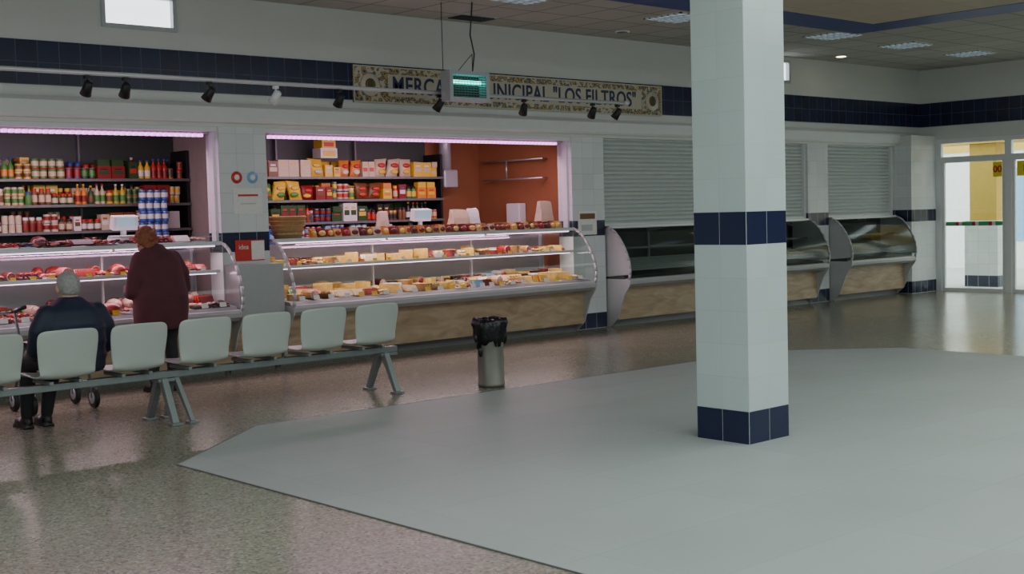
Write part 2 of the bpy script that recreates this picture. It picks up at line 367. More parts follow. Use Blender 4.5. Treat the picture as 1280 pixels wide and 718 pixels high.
# sign
g=grp('ceramic_tile_sign',(10.46,YB-.02,2.74)); MB().box(7.96,12.96,YB-.03,YB-.012,2.735,3.135,'ceramic_border').build('border',g)
MB().box(8.42,12.56,YB-.034,YB-.03,2.815,3.055,'ceramic_cream').build('field',g)
b=MB()
for x in (8.18,12.77): b.lathe((x,YB-.03,2.93),[(.13,0),(.12,.008)],'ceramic_cream',20,axis=(0,-1,0)); b.lathe((x,YB-.038,2.93),[(.07,0),(.06,.004)],'g_brn',12,axis=(0,-1,0)); b.box(x-.03,x+.03,YB-.044,YB-.04,2.88,2.98,'g_dgrn')
for x0,x1,z0,z1 in ((7.96,12.96,2.735,2.75),(7.96,12.96,3.12,3.135),(7.96,7.975,2.75,3.12),(12.945,12.96,2.75,3.12)): b.box(x0,x1,YB-.036,YB-.03,z0,z1,'ceramic_cream')
b.build('medallions',g)
text('lettering','MERCADO MUNICIPAL "LOS FILTROS"',.26,(10.46,YB-.036,2.93),RX,'ink_blue',g,off=.004,sx=.855,space=1.06)
# ---------------------------------------------------------------- stalls interior
b=MB()
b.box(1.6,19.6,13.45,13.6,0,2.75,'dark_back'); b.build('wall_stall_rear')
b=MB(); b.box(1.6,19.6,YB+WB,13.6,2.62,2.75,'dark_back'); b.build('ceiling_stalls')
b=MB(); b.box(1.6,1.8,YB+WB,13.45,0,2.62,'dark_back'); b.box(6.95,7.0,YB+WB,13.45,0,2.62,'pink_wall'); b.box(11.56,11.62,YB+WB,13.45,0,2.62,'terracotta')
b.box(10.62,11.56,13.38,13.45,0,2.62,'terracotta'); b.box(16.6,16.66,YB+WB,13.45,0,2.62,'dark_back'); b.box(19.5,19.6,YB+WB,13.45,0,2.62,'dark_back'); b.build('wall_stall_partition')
def shutter(x0,x1):
    g=grp('rolling_shutter',((x0+x1)/2,YB+.1,1.25)); pr=[]; z=1.30
    while z<2.42:
        pr+=[(YB+.10,z),(YB+.082,z+.012),(YB+.078,z+.03),(YB+.088,z+.048)]; z+=.055
    MB().strip(pr,x0+.03,x1-.03,'shutter_paint').build('slats',g)
    b=MB(); b.box(x0,x0+.04,YB+.04,YB+.14,1.3,2.43,'white_paint'); b.box(x1-.04,x1,YB+.04,YB+.14,1.3,2.43,'white_paint'); b.box(x0+.04,x1-.04,YB+.05,YB+.13,1.3,1.33,'white_paint'); b.build('guides',g)
for a,c in op[2:]: shutter(a,c)
for a,c in op[:2]:
    g=grp('rolled_shutter_housing',((a+c)/2,YB+.12,2.34)); b=MB(); b.box(a,c,YB+.02,YB+.22,2.385,2.43,'white_paint')
    b.box(a,a+.03,YB+.06,YB+.14,1.3,2.385,'door_white'); b.box(c-.03,c,YB+.06,YB+.14,1.3,2.385,'door_white'); b.build('box',g)
    b=MB(); x=a+.1; b.box(a+.05,c-.05,YB+.1,YB+.15,2.365,2.384,'pink_wall')
    while x<c-.15: b.box(x,x+.04,YB+.09,YB+.14,2.335,2.366,'led_pink'); x+=.062
    b.build('led_strip',g)
    area('stall_lamp',((a+c)/2,YB+.35,2.3),c-a-.4,.2,46,(1,.64,.82),(math.radians(30),0,0))
    area('stall_lamp_front',((a+c)/2,YB+.02,2.33),c-a-.4,.12,13,(1,.50,.80),(math.radians(-20),0,0))
# ---------------------------------------------------------------- grocery shelves
def product(b,x,y,z,w,h,kind,c1,c2,c3):
    if kind=='box':
        b.box(x,x+w*.96,y,y+.1,z,z+h,c1); b.box(x+w*.12,x+w*.82,y-.002,y,z+h*.35,z+h*.62,c2); b.box(x+w*.2,x+w*.7,y-.003,y-.001,z+h*.7,z+h*.8,c3)
    elif kind=='can':
        r=w*.47; b.lathe((x+w/2,y+r,z),[(r,0),(r,h*.12),(r,h*.3),(r,h*.75),(r,h*.93),(r*.92,h)],[c3,c1,c2,c1,'steel'],10)
    elif kind=='jar':
        r=w*.46; b.lathe((x+w/2,y+r,z),[(r*.9,0),(r,h*.08),(r,h*.2),(r,h*.62),(r*.98,h*.72),(r*.75,h*.8),(r*.8,h*.82),(r*.8,h)],[c1,c1,c2,c1,c1,c3,c3],10)
    elif kind=='bottle':
        r=w*.45; b.lathe((x+w/2,y+r,z),[(r*.9,0),(r,h*.04),(r,h*.15),(r,h*.45),(r,h*.6),(r*.4,h*.75),(r*.35,h*.9),(r*.42,h*.9),(r*.42,h)],[c1,c1,c2,c1,c1,c1,c3,c3],10)
    elif kind=='bag':
        n=10; a=U(-.3,.3); prof=[(.5,0,.02),(.49,.05,.25),(.46,.2,.8),(.47,.5,1),(.46,.8,.8),(.49,.95,.25),(.5,1,.02)]; rings=[]
        for hw,hh,t in prof:
            rings.append([(x+w/2+hw*w*math.cos(2*math.pi*k/n)+a*(hh-.5)*w,y+.05+t*.045*math.sin(2*math.pi*k/n),z+h*hh+a*.15*h*math.cos(2*math.pi*k/n)*hh) for k in range(n)])
        b.loft(rings,c1)
        b.sph((x+w/2+a*.15*w,y+.006,z+h*.64),(w*.3,.012,h*.13),c3,10,6); b.sph((x+w/2+U(-.1,.1)*w,y+.012,z+h*.3),(w*.3,.012,h*.14),c2,10,6)
def pick(l): return l[int(R()*len(l))%len(l)]
def row(b,x0,x1,y,z,hmax,kinds,cols,rep=(1,3.2)):
    x=x0
    while x<x1-.05:
        k=pick(kinds); w={'box':U(.07,.16),'can':U(.065,.09),'jar':U(.065,.09),'bottle':U(.065,.08),'bag':U(.16,.24)}[k]
        h={'box':U(.5,.97),'can':U(.35,.6),'jar':U(.5,.8),'bottle':U(.85,1),'bag':U(.7,1.0)}[k]*hmax
        c1,c2,c3=pick(cols),pick(cols+['g_wht','g_crm']),pick(['g_wht','g_red','g_yel','g_blk','g_blu'])
        for n in range(int(U(*rep))+ (1 if k in('can','jar') and R()<.6 else 0)):
            if x+w>x1: break
            product(b,x,y+U(0,.03),z,w,h,k,c1,c2,c3)
            if k in('can','jar') and h<hmax*.5: product(b,x,y+.01,z+h,w,h*.98,k,c1,c2,c3)
            if k=='box' and h<hmax*.62 and R()<.7: b.box(x+.005,x+w*.9,y+.01,y+.1,z+h,z+h+hmax*.3,c2)
            x+=w*1.02
        if R()<.08: x+=.04
        if x+.07>x1: break
def shelf_unit(name,x0,x1,rows):
    g=grp(name,((x0+x1)/2,13.2,0)); b=MB()
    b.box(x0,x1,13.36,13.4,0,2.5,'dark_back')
    for x in (x0,x1-.03): b.box(x,x+.03,13.0,13.36,0,2.3,'black')
    n=int((x1-x0)/1.0)
    for k in range(1,n): b.box(x0+k*(x1-x0)/n-.012,x0+k*(x1-x0)/n+.012,13.3,13.37,0,2.5,'steel_dark')
    for z,_,_ in rows: b.box(x0,x1,12.98,13.36,z-.025,z,'black'); b.box(x0,x1,12.975,12.98,z-.025,z+.005,'steel_dark')
    b.build('shelves',g,bevel=.002)
    b=MB()
    for z,ks,cs in rows:
        row(b,x0+.04,x1-.04,13.0,z,.235,ks,cs); row(b,x0+.04,x1-.04,13.17,z,.245,ks,cs)
    b.build('groceries',g)
shelf_unit('grocery_shelf_unit',2.4,6.93,[(.87,['jar','box'],['g_wht','g_red']),(1.15,['jar','can'],['g_brn','g_dgrn','g_wht','g_dred','g_blu']),(1.43,['jar','jar','can','box'],['g_crm','g_brn','g_dred','g_dgrn','g_brn','g_crm','g_wht']),
  (1.71,['jar','box','can','jar','bottle'],['g_oil','g_yel','g_crm','g_org','g_grn','g_brn','g_dgrn','g_dred']),(1.98,['box','can','can','bottle','jar'],['g_red','g_dred','g_org','g_dgrn','g_yel','g_dred','g_grn','g_brn'])])
shelf_unit('grocery_shelf_unit',7.1,10.6,[(.87,['jar','box'],['g_wht','g_red']),(1.2,['box','can'],['g_lblu','g_blu','g_wht','g_red']),(1.45,['box','jar','bottle','can'],['g_wht','g_yel','g_brn','g_dred','g_blk','g_red','g_dgrn']),
  (1.72,['bag','jar','box','can'],['g_yel','g_red','g_grn','g_crm','g_org','g_dred','g_brn']),(2.0,['bag','bag','bag','box'],['g_crm','g_org','g_crm','g_yel','g_brn','g_crm','g_red'])])
b=MB()
for x,w,h,c1,c2 in ((8.72,.24,.12,'g_wht','g_yel'),(8.74,.2,.1,'g_yel','g_red')):
    z=2.235 if c1=='g_wht' else 2.355
    b.box(x,x+w,13.02,13.2,z,z+h,c1); b.box(x+.03,x+w-.03,13.015,13.02,z+.02,z+h-.03,c2)
b.build('stacked_cartons')
b=MB()
for zz in range(7):
    for k in range(4): product(b,6.2+k*.085,12.72+.02*(zz%2),1.05+zz*.115-.0,.08,.113,'can','g_blu','g_wht','g_blu')
b.box(6.15,6.6,12.68,12.85,.0,1.05,'dark_back')
b.build('canned_goods_stack')
g=grp('hanging_rail',(11.5,12.4,2)); b=MB()
for z in (2.2,1.95):
    b.cyl((11.38,11.9,z),(11.38,13.1,z),.012,mat='steel')
    for y in (12,13): b.cyl((11.38,y,z),(11.56,y,z),.01,mat='steel')
b.cyl((11.38,12.6,1.95),(11.38,12.6,2.2),.012,mat='steel'); b.build('rails',g)
b=MB(); b.rbox((11.49,12.55,1.47),(.13,.26,.32),'white_plastic'); b.rbox((11.43,12.55,1.36),(.03,.2,.05),'frame_grey'); b.build('paper_towel_dispenser',bevel=.03)
b=MB(); b.lathe((10.78,13.15,2.1),[(.08,0),(.08,.4),(.07,.52)],'frame_grey',16); b.build('extractor_pipe')
b=MB(); b.rbox((10.78,13.15,1.98),(.24,.24,.24),'frame_grey'); b.build('ventilation_box',bevel=.02)
# ---------------------------------------------------------------- counters
GP=[(10.87,.62),(10.85,.68),(10.845,.76),(10.865,.86),(10.905,.96),(10.96,1.06),(11.03,1.155),(11.10,1.225),(11.17,1.265),(11.24,1.28)]
def counter(x0,x1,kind):
    g=grp('refrigerated_display_counter',((x0+x1)/2,11.3,0))
    closed=kind=='closed'; cg='case_dull' if closed else 'case_grey'
    b=MB(); b.box(x0+.001,x1-.001,11.07,11.9,.1,.515,'wood_panel'); b.build('wood_front',g)
    b=MB(); b.box(x0+.02,x1-.02,11.2,11.88,0,.1,'steel_dark'); b.build('kick_plate',g)
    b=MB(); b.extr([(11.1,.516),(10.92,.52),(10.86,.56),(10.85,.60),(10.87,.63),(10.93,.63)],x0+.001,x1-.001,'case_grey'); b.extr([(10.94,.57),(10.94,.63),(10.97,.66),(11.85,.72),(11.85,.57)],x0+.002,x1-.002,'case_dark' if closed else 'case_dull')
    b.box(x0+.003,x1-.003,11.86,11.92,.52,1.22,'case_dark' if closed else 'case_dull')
    b.build('body',g)
    b=MB(); b.strip(GP,x0+.004,x1-.004,'closed_case_glass' if closed else 'case_glass',True); b.build('curved_glass',g)
    b=MB(); b.box(x0+.004,x1-.004,11.22,11.78,1.275,1.295,cg); b.box(x0+.004,x1-.004,11.2,11.22,1.262,1.3,'alu'); b.build('top_shelf',g)
    b=MB(); b.box(x0+.03,x1-.03,11.22,11.7,1.0,1.01,'case_glass'); b.box(x0+.03,x1-.03,11.205,11.22,.99,1.02,'steel_dark' if closed else 'alu'); b.build('middle_shelf',g)
    b=MB(); 
    for xe,s in ((x0,-1),(x1,1)):
        xa,xb=sorted((xe,xe+s*.014))
        pts=[(xe+s*.007,y,z) for y,z in GP]
        for i in range(len(pts)-1): b.cyl(pts[i],pts[i+1],.017,mat='case_grey',seg=8)
        b.extr([(11.2,.002),(11.07,.12),(10.95,.42),(10.86,.54),(10.845,.62),(11.93,.62),(11.93,.002)],xa,xb,'case_grey')
        if closed: b.extr([(y+.012,z) for y,z in GP[1:]]+[(11.5,1.28),(11.5,.63)],xa+.002,xb-.002,'case_grey')
        else: b.add([(xe+s*.007,y,z) for y,z in GP]+[(xe+s*.007,11.9,1.28),(xe+s*.007,11.9,.62)],[tuple(range(len(GP)+2))],'case_glass')
        b.box(xa,xb,11.78,11.93,.621,1.28,'case_grey')
    nsup=int((x1-x0)/1.1)
    for k in range(1,nsup):
        xx=x0+k*(x1-x0)/nsup; b.box(xx-.01,xx+.01,11.5,11.53,.7,1.275,cg)
        b.extr([(11.5,1.27),(11.24,1.27),(11.22,1.25),(11.5,1.2)],xx-.008,xx+.008,cg)
    b.build('end_frames',g)
    if closed:
        b=MB()
        for k in range(7): b.box(x0+.06,x1-.06,11.0+k*.08,11.03+k*.08,.72+k*.02,.74+k*.02,'case_dull')
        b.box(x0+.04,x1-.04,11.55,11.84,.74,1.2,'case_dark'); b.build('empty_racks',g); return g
    b=MB(); b.cyl((x0+.05,11.26,1.255),(x1-.05,11.26,1.255),.008,mat='tube_light',seg=8); b.cyl((x0+.05,11.25,.985),(x1-.05,11.25,.985),.006,mat='tube_light',seg=8); b.build('light_tubes',g)
    meats=kind=='meat'
    lc=(1,.66,.76) if meats else (1,.74,.78)
    area('case_lamp',((x0+x1)/2,11.3,1.24),x1-x0-.2,.08,22,lc,(math.radians(-12),0,0),g)
    area('case_lamp_low',((x0+x1)/2,11.26,.975),x1-x0-.2,.06,13,lc,(math.radians(-18),0,0),g)
    red=['m_red','m_pink','m_dark','m_fat','m_red','m_black','m_red','m_dark']
    mixc=['m_red','m_dark','m_cheese','m_cream','m_cream','m_rind','m_white','m_cheese','m_rind']
    def item(b,x,y,z,w,d,hm):
        cx=x+w/2; cy=y+d/2; L_=red if meats else mixc; c=pick(L_); c2=pick(L_)
        t=pick(['tray','tray','saus','loaf','pack','ham','ham','tray'] if meats else ['tray','saus','wheel','wheel','wedge','wedge','pack','pack','bowl','loaf'])
        if t=='tray':
            b.box(x+.004,x+w-.004,y+.01,y+d-.01,z,z+.012,pick(['white_plastic','case_grey','g_blk','g_grn']))
            ny=int(U(3,5)); nx=max(2,int(w/U(.035,.06)))
            for i in range(nx):
                for j in range(ny):
                    M_=Matrix.Rotation(U(0,3),3,'Z')@Matrix.Rotation(U(-.6,.6),3,'X'); r=U(.02,.034)
                    b.sph((x+w*(i+.5)/nx,y+d*(j+.5)/ny,z+.024+U(0,.02)),(r*1.3,r*.9,r*.45),c if R()<.8 else c2,7,5,M_)
        elif t=='saus':
            n=max(2,int(w/.042))
            for q in range(n):
                xx=x+.02+q*(w-.04)/(n-1); b.chain([((xx,y+.03,z+.02),.014),((xx+U(-.01,.01),cy,z+.026),.018),((xx,y+d-.03,z+.02),.014)],c,7)
            if hm>.12:
                for q in range(n-1): xx=x+.04+q*(w-.04)/(n-1); b.cyl((xx,y+.05,z+.055),(xx,y+d-.05,z+.055),.016,mat=c2,seg=7)
        elif t=='wheel':
            r=min(w,d)*.46; h=min(hm*.6,U(.05,.1)); seg=16; a0=.8
            pts=[(0,0)]+[(r*math.cos(a0+k/seg*5.2),r*math.sin(a0+k/seg*5.2)) for k in range(seg+1)]; n=len(pts)
            side=pick(['m_rind','m_cheese','m_black','m_red'])
            b.add([(cx+a,cy+e_,z) for a,e_ in pts]+[(cx+a,cy+e_,z+h) for a,e_ in pts],[tuple(range(n))[::-1],tuple(range(n,2*n))]+[(i,(i+1)%n,n+(i+1)%n,n+i) for i in range(n)],['m_cheese','m_cheese','m_cream']+[side]*(n-2)+['m_cream'])
        elif t=='wedge':
            h=U(.06,.12) if hm>.12 else .06; a=w*.44; e_=d*.4; s=pick([-1,1])
            b.add([(cx-a,cy+e_,z),(cx+a,cy+e_,z),(cx+s*a*.3,cy-e_,z),(cx-a,cy+e_,z+h),(cx+a,cy+e_,z+h),(cx+s*a*.3,cy-e_,z+h)],[(0,2,1),(3,4,5),(0,1,4,3),(1,2,5,4),(2,0,3,5)],['m_rind','m_cream','m_rind','m_cheese','m_cheese'])
        elif t=='loaf':
            r=min(.05,w*.3,hm*.4); b.lathe((cx,y+.02,z+r),[(r*.96,0),(r,.006),(r,d-.06),(r*.5,d-.04)],['m_fat',c,c],12,axis=(0,1,0),sm=False); b.lathe((cx,y+.018,z+r),[(r*.85,0),(r*.84,.003)],pick(['m_pink','m_red','m_fat']),12,axis=(0,1,0))
        elif t=='bowl':
            r=min(w,d)*.44; b.lathe((cx,cy,z),[(r*.6,0),(r,.05),(r*1.02,.055),(r*.9,.045)],pick(['white_plastic','wicker','g_brn']),14); cc=pick(['m_olive','m_black','m_rind','g_yel','m_red'])
            for q in range(16): a=U(0,6.28); rr=r*.8*math.sqrt(R()); b.sph((cx+rr*math.cos(a),cy+rr*math.sin(a),z+.055+U(0,.012)),.014,cc,6,4)
        elif t=='ham':
            b.sph((cx,cy,z+min(.055,hm*.4)),(w*.46,d*.44,min(.055,hm*.4)),c,12,8,Matrix.Rotation(U(-.5,.5),3,'Z'))
            b.lathe((cx-w*.28,cy-d*.2,z+min(.05,hm*.4)),[(.038,0),(.034,.01)],'m_pink',12,axis=(-.5,-.8,.2))
        else:
            cc=pick(['g_wht','g_yel','g_red','m_cream','g_grn','g_org','g_lblu','g_yel'] if not meats else ['g_wht','m_pink','m_red','g_red'])
            n=int(U(3,6)); til=U(.4,1.0)
            for q in range(n): b.rbox((cx+U(-.008,.008),y+.04+q*(d-.08)/n,z+.04),(w*.85,.014,.075),pick([c,cc,c2]),(-til,0,U(-.06,.06)))
    b=MB(); x=x0+.06
    while x<x1-.18:
        w=U(.12,.24)
        for yy,zz in ((10.97,.665),(11.24,.685),(11.5,.70)): item(b,x,yy,zz,w,.25,.2)
        b.rbox((x+w/2,10.955,.69),(.07,.004,.045),pick(['g_wht','g_wht','g_yel']),(-.3,0,0))
        x+=w+.003
    x=x0+.06
    while x<x1-.18:
        w=U(.12,.22)
        item(b,x,11.24,1.012,w,.22,.15); item(b,x,11.46,1.012,w,.2,.15); b.rbox((x+w/2,11.225,1.035),(.05,.004,.03),pick(['g_wht','g_yel','g_org']),(-.3,0,0)); x+=w+.003
    b.build('chilled_food',g)
    b=MB(); x=x0+.06 if meats else x0+.52
    while x<x1-.18:
        w=U(.13,.22) if meats else U(.07,.13)
        if meats: item(b,x,11.26,1.297,w,.24,.14)
        else:
            c=pick(['m_rind','m_dark','m_cheese','m_red','g_org','m_rind','g_brn','m_cream']); 
            b.rbox((x+w/2,11.33,1.335),(w*.92,.03,.08+U(0,.02)),c,(-.35,0,U(-.1,.1))); b.rbox((x+w/2,11.36,1.345),(w*.8,.03,.09),pick(['m_rind','m_red','m_cream']),(-.3,0,0)); b.sph((x+w/2,11.31,1.34),(w*.38,.025,.03),pick(['m_dark','m_red','m_cheese']),8,6)
        x+=w+.004
    b.build('top_shelf_food',g)
    b=MB(); b.strip([(11.19,1.28),(11.17,1.34),(11.2,1.40)],x0+.02,x1-.02,'case_glass',True); b.build('glass_guard',g)
    return g
counter(1.85,6.3,'meat'); counter(6.9,11.24,'cheese'); counter(11.87,16.27,'closed'); counter(16.9,18.75,'closed')
b=MB(); b.box(6.345,6.855,10.98,11.24,.52,1.06,'steel'); b.box(6.345,6.855,11.07,11.24,.1,.519,'wood_panel'); b.box(6.345,6.855,11.2,11.24,0,.099,'steel_dark'); b.build('steel_end_cabinet')
def scale(x,y,z):
    g=grp('weighing_scale',(x,y,z)); b=MB(); b.rbox((x,y,z+.035),(.3,.3,.07),'white_plastic'); b.rbox((x,y-.02,z+.08),(.32,.26,.015),'white_plastic'); b.cyl((x,y+.1,z+.06),(x,y+.1,z+.16),.03,mat='white_plastic')
    b.rbox((x,y+.08,z+.21),(.26,.08,.14),'white_plastic',(.2,0,0)); b.build('body',g,bevel=.008); MB().rbox((x,y+.03,z+.215),(.19,.005,.085),'screen',(.2,0,0)).build('display',g)
scale(5.52,11.62,1.297); scale(9.2,11.62,1.297)
def basket(x,y,z):
    b=MB(); b.lathe((x,y,z),[(.14,0),(.165,.1),(.19,.21),(.205,.22),(.19,.235),(.16,.2),(.13,.02)],'wicker',20)
    for k in range(4): b.lathe((x,y,z+.03+k*.045),[(.155+k*.01,0),(.168+k*.01,.012),(.158+k*.01,.024)],'wicker',20)
    b.build('wicker_basket')
basket(7.2,11.42,1.297)
def pbag(x,y,z,w,d,h,mat,name='paper_bag'):
    b=MB(); rings=[]
    for t in (0,.3,.6,.85,1): 
        k=1-.15*t; rings.append([(x+a*w/2*k+U(-.008,.008),y+c*d/2*(1-.7*t*t),z+h*t+U(-.01,.01)*t) for a,c in ((-1,-1),(0,-1.1),(1,-1),(1.05,0),(1,1),(0,1.1),(-1,1),(-1.05,0))])
    b.loft(rings,mat,False); b.build(name)
pbag(11.08,11.58,1.297,.22,.14,.34,'paper_brown'); pbag(9.68,11.6,1.297,.24,.14,.26,'g_crm','bread_bag'); pbag(9.92,11.62,1.297,.18,.12,.27,'g_wht','bread_bag'); pbag(8.6,11.64,1.297,.14,.1,.26,'paper_brown')
g=grp('pillar_notice',(6.6,YB,1.2)); b=MB(); b.box(6.47,6.8,YB-.012,YB-.002,1.56,1.82,'g_wht'); b.box(6.52,6.75,YB-.014,YB-.012,1.74,1.76,'g_red'); b.box(6.55,6.72,YB-.014,YB-.012,1.66,1.67,'frame_grey');b.build('paper',g)
b=MB(); b.box(6.47,6.80,YB-.014,YB-.002,1.09,1.30,'g_red'); b.box(6.65,6.80,YB-.016,YB-.014,1.10,1.29,'g_wht'); b.build('card',g)
text('card_text','idea',.07,(6.56,YB-.018,1.23),RX,'g_wht',g)
for x,c in ((6.52,'g_red'),(6.7,'g_lblu')):
    MB().lathe((x,YB-.002,1.93),[(.062,0),(.06,.006)],c,20,axis=(0,-1,0)).lathe((x,YB-.008,1.93),[(.03,0),(.029,.002)],'g_wht',16,axis=(0,-1,0)).build('round_sticker')
g=grp('menu_poster',(11.5,YB,1.2)); MB().box(11.35,11.68,YB-.01,YB-.002,1.2,1.5,'g_wht').build('sheet',g); MB().box(11.38,11.65,YB-.012,YB-.01,1.4,1.47,'g_brn').box(11.4,11.6,YB-.012,YB-.01,1.25,1.33,'frame_grey').build('print',g)
# ---------------------------------------------------------------- light rail
RY,RZ=10.3,2.77
g=grp('track_light_rail',(7,RY,RZ)); b=MB(); b.cyl((0.5,RY,RZ),(11.25,RY,RZ),.02,mat='alu'); 
b.cyl((11.22,RY,RZ),(11.28,RY,RZ),.027,mat='alu')
for x in (1.0,3.6,8.45): b.cyl((x,RY,RZ),(x,RY,ZC),.004,mat='black')
b.build('rail',g)
def spot(x,m_='black'):
    g=grp('track_spotlight',(x,RY,RZ-.2)); b=MB(); b.rbox((x,RY,RZ-.035),(.045,.04,.03),m_); b.cyl((x,RY,RZ-.03),(x,RY,RZ-.08),.008,mat=m_)
    d=Vector((U(-.3,.3),.6,-.8)).normalized(); c=Vector((x,RY,RZ-.12)); b.lathe(c-d*.06,[(.02,0),(.037,.015),(.04,.07),(.05,.13),(.045,.13),(.03,.11)],m_,14,axis=d); b.build('head',g)
for x in (4.59,4.93,5.73,7.14,8.39,9.59,10.68,11.1): spot(x)
spot(6.42,'white_plastic')
ZX,ZY,ZZ=8.6,10.12,2.67
g=grp('insect_killer_lamp',(ZX,ZY,ZZ)); b=MB()
b.box(ZX-.26,ZX+.26,ZY-.07,ZY+.07,ZZ+.27,ZZ+.31,'frame_grey'); b.box(ZX-.26,ZX+.26,ZY-.07,ZY+.07,ZZ,ZZ+.04,'frame_grey')
b.box(ZX-.27,ZX-.225,ZY-.072,ZY+.072,ZZ-.002,ZZ+.312,'frame_grey'); b.box(ZX+.225,ZX+.27,ZY-.072,ZY+.072,ZZ-.002,ZZ+.312,'frame_grey')
for k in range(9): b.cyl((ZX-.24,ZY-.065,ZZ+.045+k*.026),(ZX+.24,ZY-.065,ZZ+.045+k*.026),.004,mat='steel_dark',seg=6)
for k in range(12): b.cyl((ZX-.22+k*.04,ZY-.06,ZZ+.03),(ZX-.22+k*.04,ZY-.06,ZZ+.27),.002,mat='steel_dark',seg=6)
b.box(ZX-.24,ZX+.24,ZY+.05,ZY+.06,ZZ+.03,ZZ+.27,'black_matte'); b.build('housing',g)
MB().cyl((ZX-.2,ZY,ZZ+.2),(ZX+.2,ZY,ZZ+.2),.022,mat='teal_glow').build('uv_tube',g)
b=MB(); pts=[(ZX+.1,ZY,ZZ+.31),(ZX+.13,ZY,ZZ+.5),(ZX+.09,ZY+.01,ZZ+.7),(ZX+.12,ZY,ZC)]
for i in range(3): b.cyl(pts[i],pts[i+1],.007,mat='black',seg=8)
for s in (-.1,.1): b.cyl((ZX+s,ZY,ZZ+.31),(ZX+.1,ZY,ZZ+.5),.004,mat='black',seg=6)
b.build('cord',g)
# ---------------------------------------------------------------- bench
def seat_mesh(cx,name,parent):
    prof=[(.46,.405,.17),(.45,.425,.2),(.40,.44,.215),(.25,.428,.22),(.12,.42,.215),(.05,.425,.205),(.015,.45,.2),(-.0,.50,.205),(-.012,.58,.215),(-.03,.68,.225),(-.04,.74,.222),(-.045,.765,.205),(-.047,.778,.17)]
    n=9; vs=[];fs=[]
    for y,z,hw in prof:
        for k in range(n):
            t=-1+2*k/(n-1); cv=abs(t)**2.2
            dz=.018*cv if z<.46 else 0; dy=.03*cv if z>=.46 else 0
            vs.append((cx+hw*t,8.58+y+dy,z+dz))
    for i in range(len(prof)-1):
        for k in range(n-1): a=i*n+k; fs.append((a,a+1,a+n+1,a+n))
    b=MB(); b.add(vs,fs,'seat_plastic',True); ob=b.build(name,parent)
    so=ob.modifiers.new('s','SOLIDIFY'); so.thickness=.014; ss=ob.modifiers.new('ss','SUBSURF'); ss.levels=1; ss.render_levels=2
    return ob
g=grp('beam_seating_bench',(4.2,8.76,0)); b=MB(); b.box(1.4,6.56,8.73,8.79,.335,.385,'bench_steel')
for i in range(9):
    x=6.25-.53*i; b.box(x-.12,x-.09,8.64,8.95,.386,.412,'bench_steel'); b.box(x+.09,x+.12,8.64,8.95,.386,.412,'bench_steel')
b.build('beam',g,bevel=.004)
def quad(b,p0,p1,w0,w1,t,mat):
    p0=Vector(p0);p1=Vector(p1); rs=[]
    for pp,w in ((p0,w0),(p1,w1)): rs.append([pp+Vector((sx_*t,sy_*w,0)) for sx_,sy_ in ((-1,-1),(1,-1),(1,1),(-1,1))])
    b.loft(rs,mat,False)
for x in (6.42,4.37,2.3):
    b=MB()
    for s in (-1,1):
        quad(b,(x,8.76+s*.2,0.02),(x,8.76+s*.03,.34),.022,.035,.026,'bench_steel')
        b.box(x-.045,x+.045,8.76+s*.2-.045,8.76+s*.2+.045,0,.02,'bench_steel')
        if x<5:
            quad(b,(x+.14,8.76+s*.2,0.02),(x+.1,8.76+s*.03,.34),.02,.03,.018,'bench_steel'); b.box(x+.1,x+.18,8.76+s*.2-.04,8.76+s*.2+.04,0,.02,'bench_steel')
    b.box(x-.05,x+.12,8.70,8.82,.31,.334,'bench_steel')
    b.build('leg_pair',g,bevel=.004)
for i in range(9): seat_mesh(6.25-.53*i,'seat_%d'%(i+1),g)
# ---------------------------------------------------------------- bin
BX,BY=7.2,8.24
g=grp('litter_bin',(BX,BY,0)); MB().lathe((BX,BY,0),[(.112,0),(.118,.015),(.118,.03),(.114,.035),(.114,.5),(.118,.51),(.118,.53),(.105,.53)],'bin_steel',28).build('metal_body',g)
b=MB(); n=36; rings=[]
for r,z,am in ((.124,.385,.014),(.134,.43,.018),(.138,.5,.014),(.150,.555,.016),(.135,.598,.012),(.105,.59,.006),(.10,.5,.004)):
    rings.append([(BX+(r+am*math.sin(k*2.7+z*9)+U(-.005,.005))*math.cos(2*math.pi*k/n),BY+(r+am*math.sin(k*2.7+z*9))*math.sin(2*math.pi*k/n),z+(.03*math.sin(k*.9)+U(-.03,.02) if z<.42 else U(-.01,.01))) for k in range(n)])
b.loft(rings,'plastic_bag'); 
for q in range(4): b.sph((BX-.105+U(-.012,.012),BY+.06-.02*q,.48-q*.055),(.028,.024,.05),'plastic_bag',8,6)
b.build('bin_liner_bag',g)
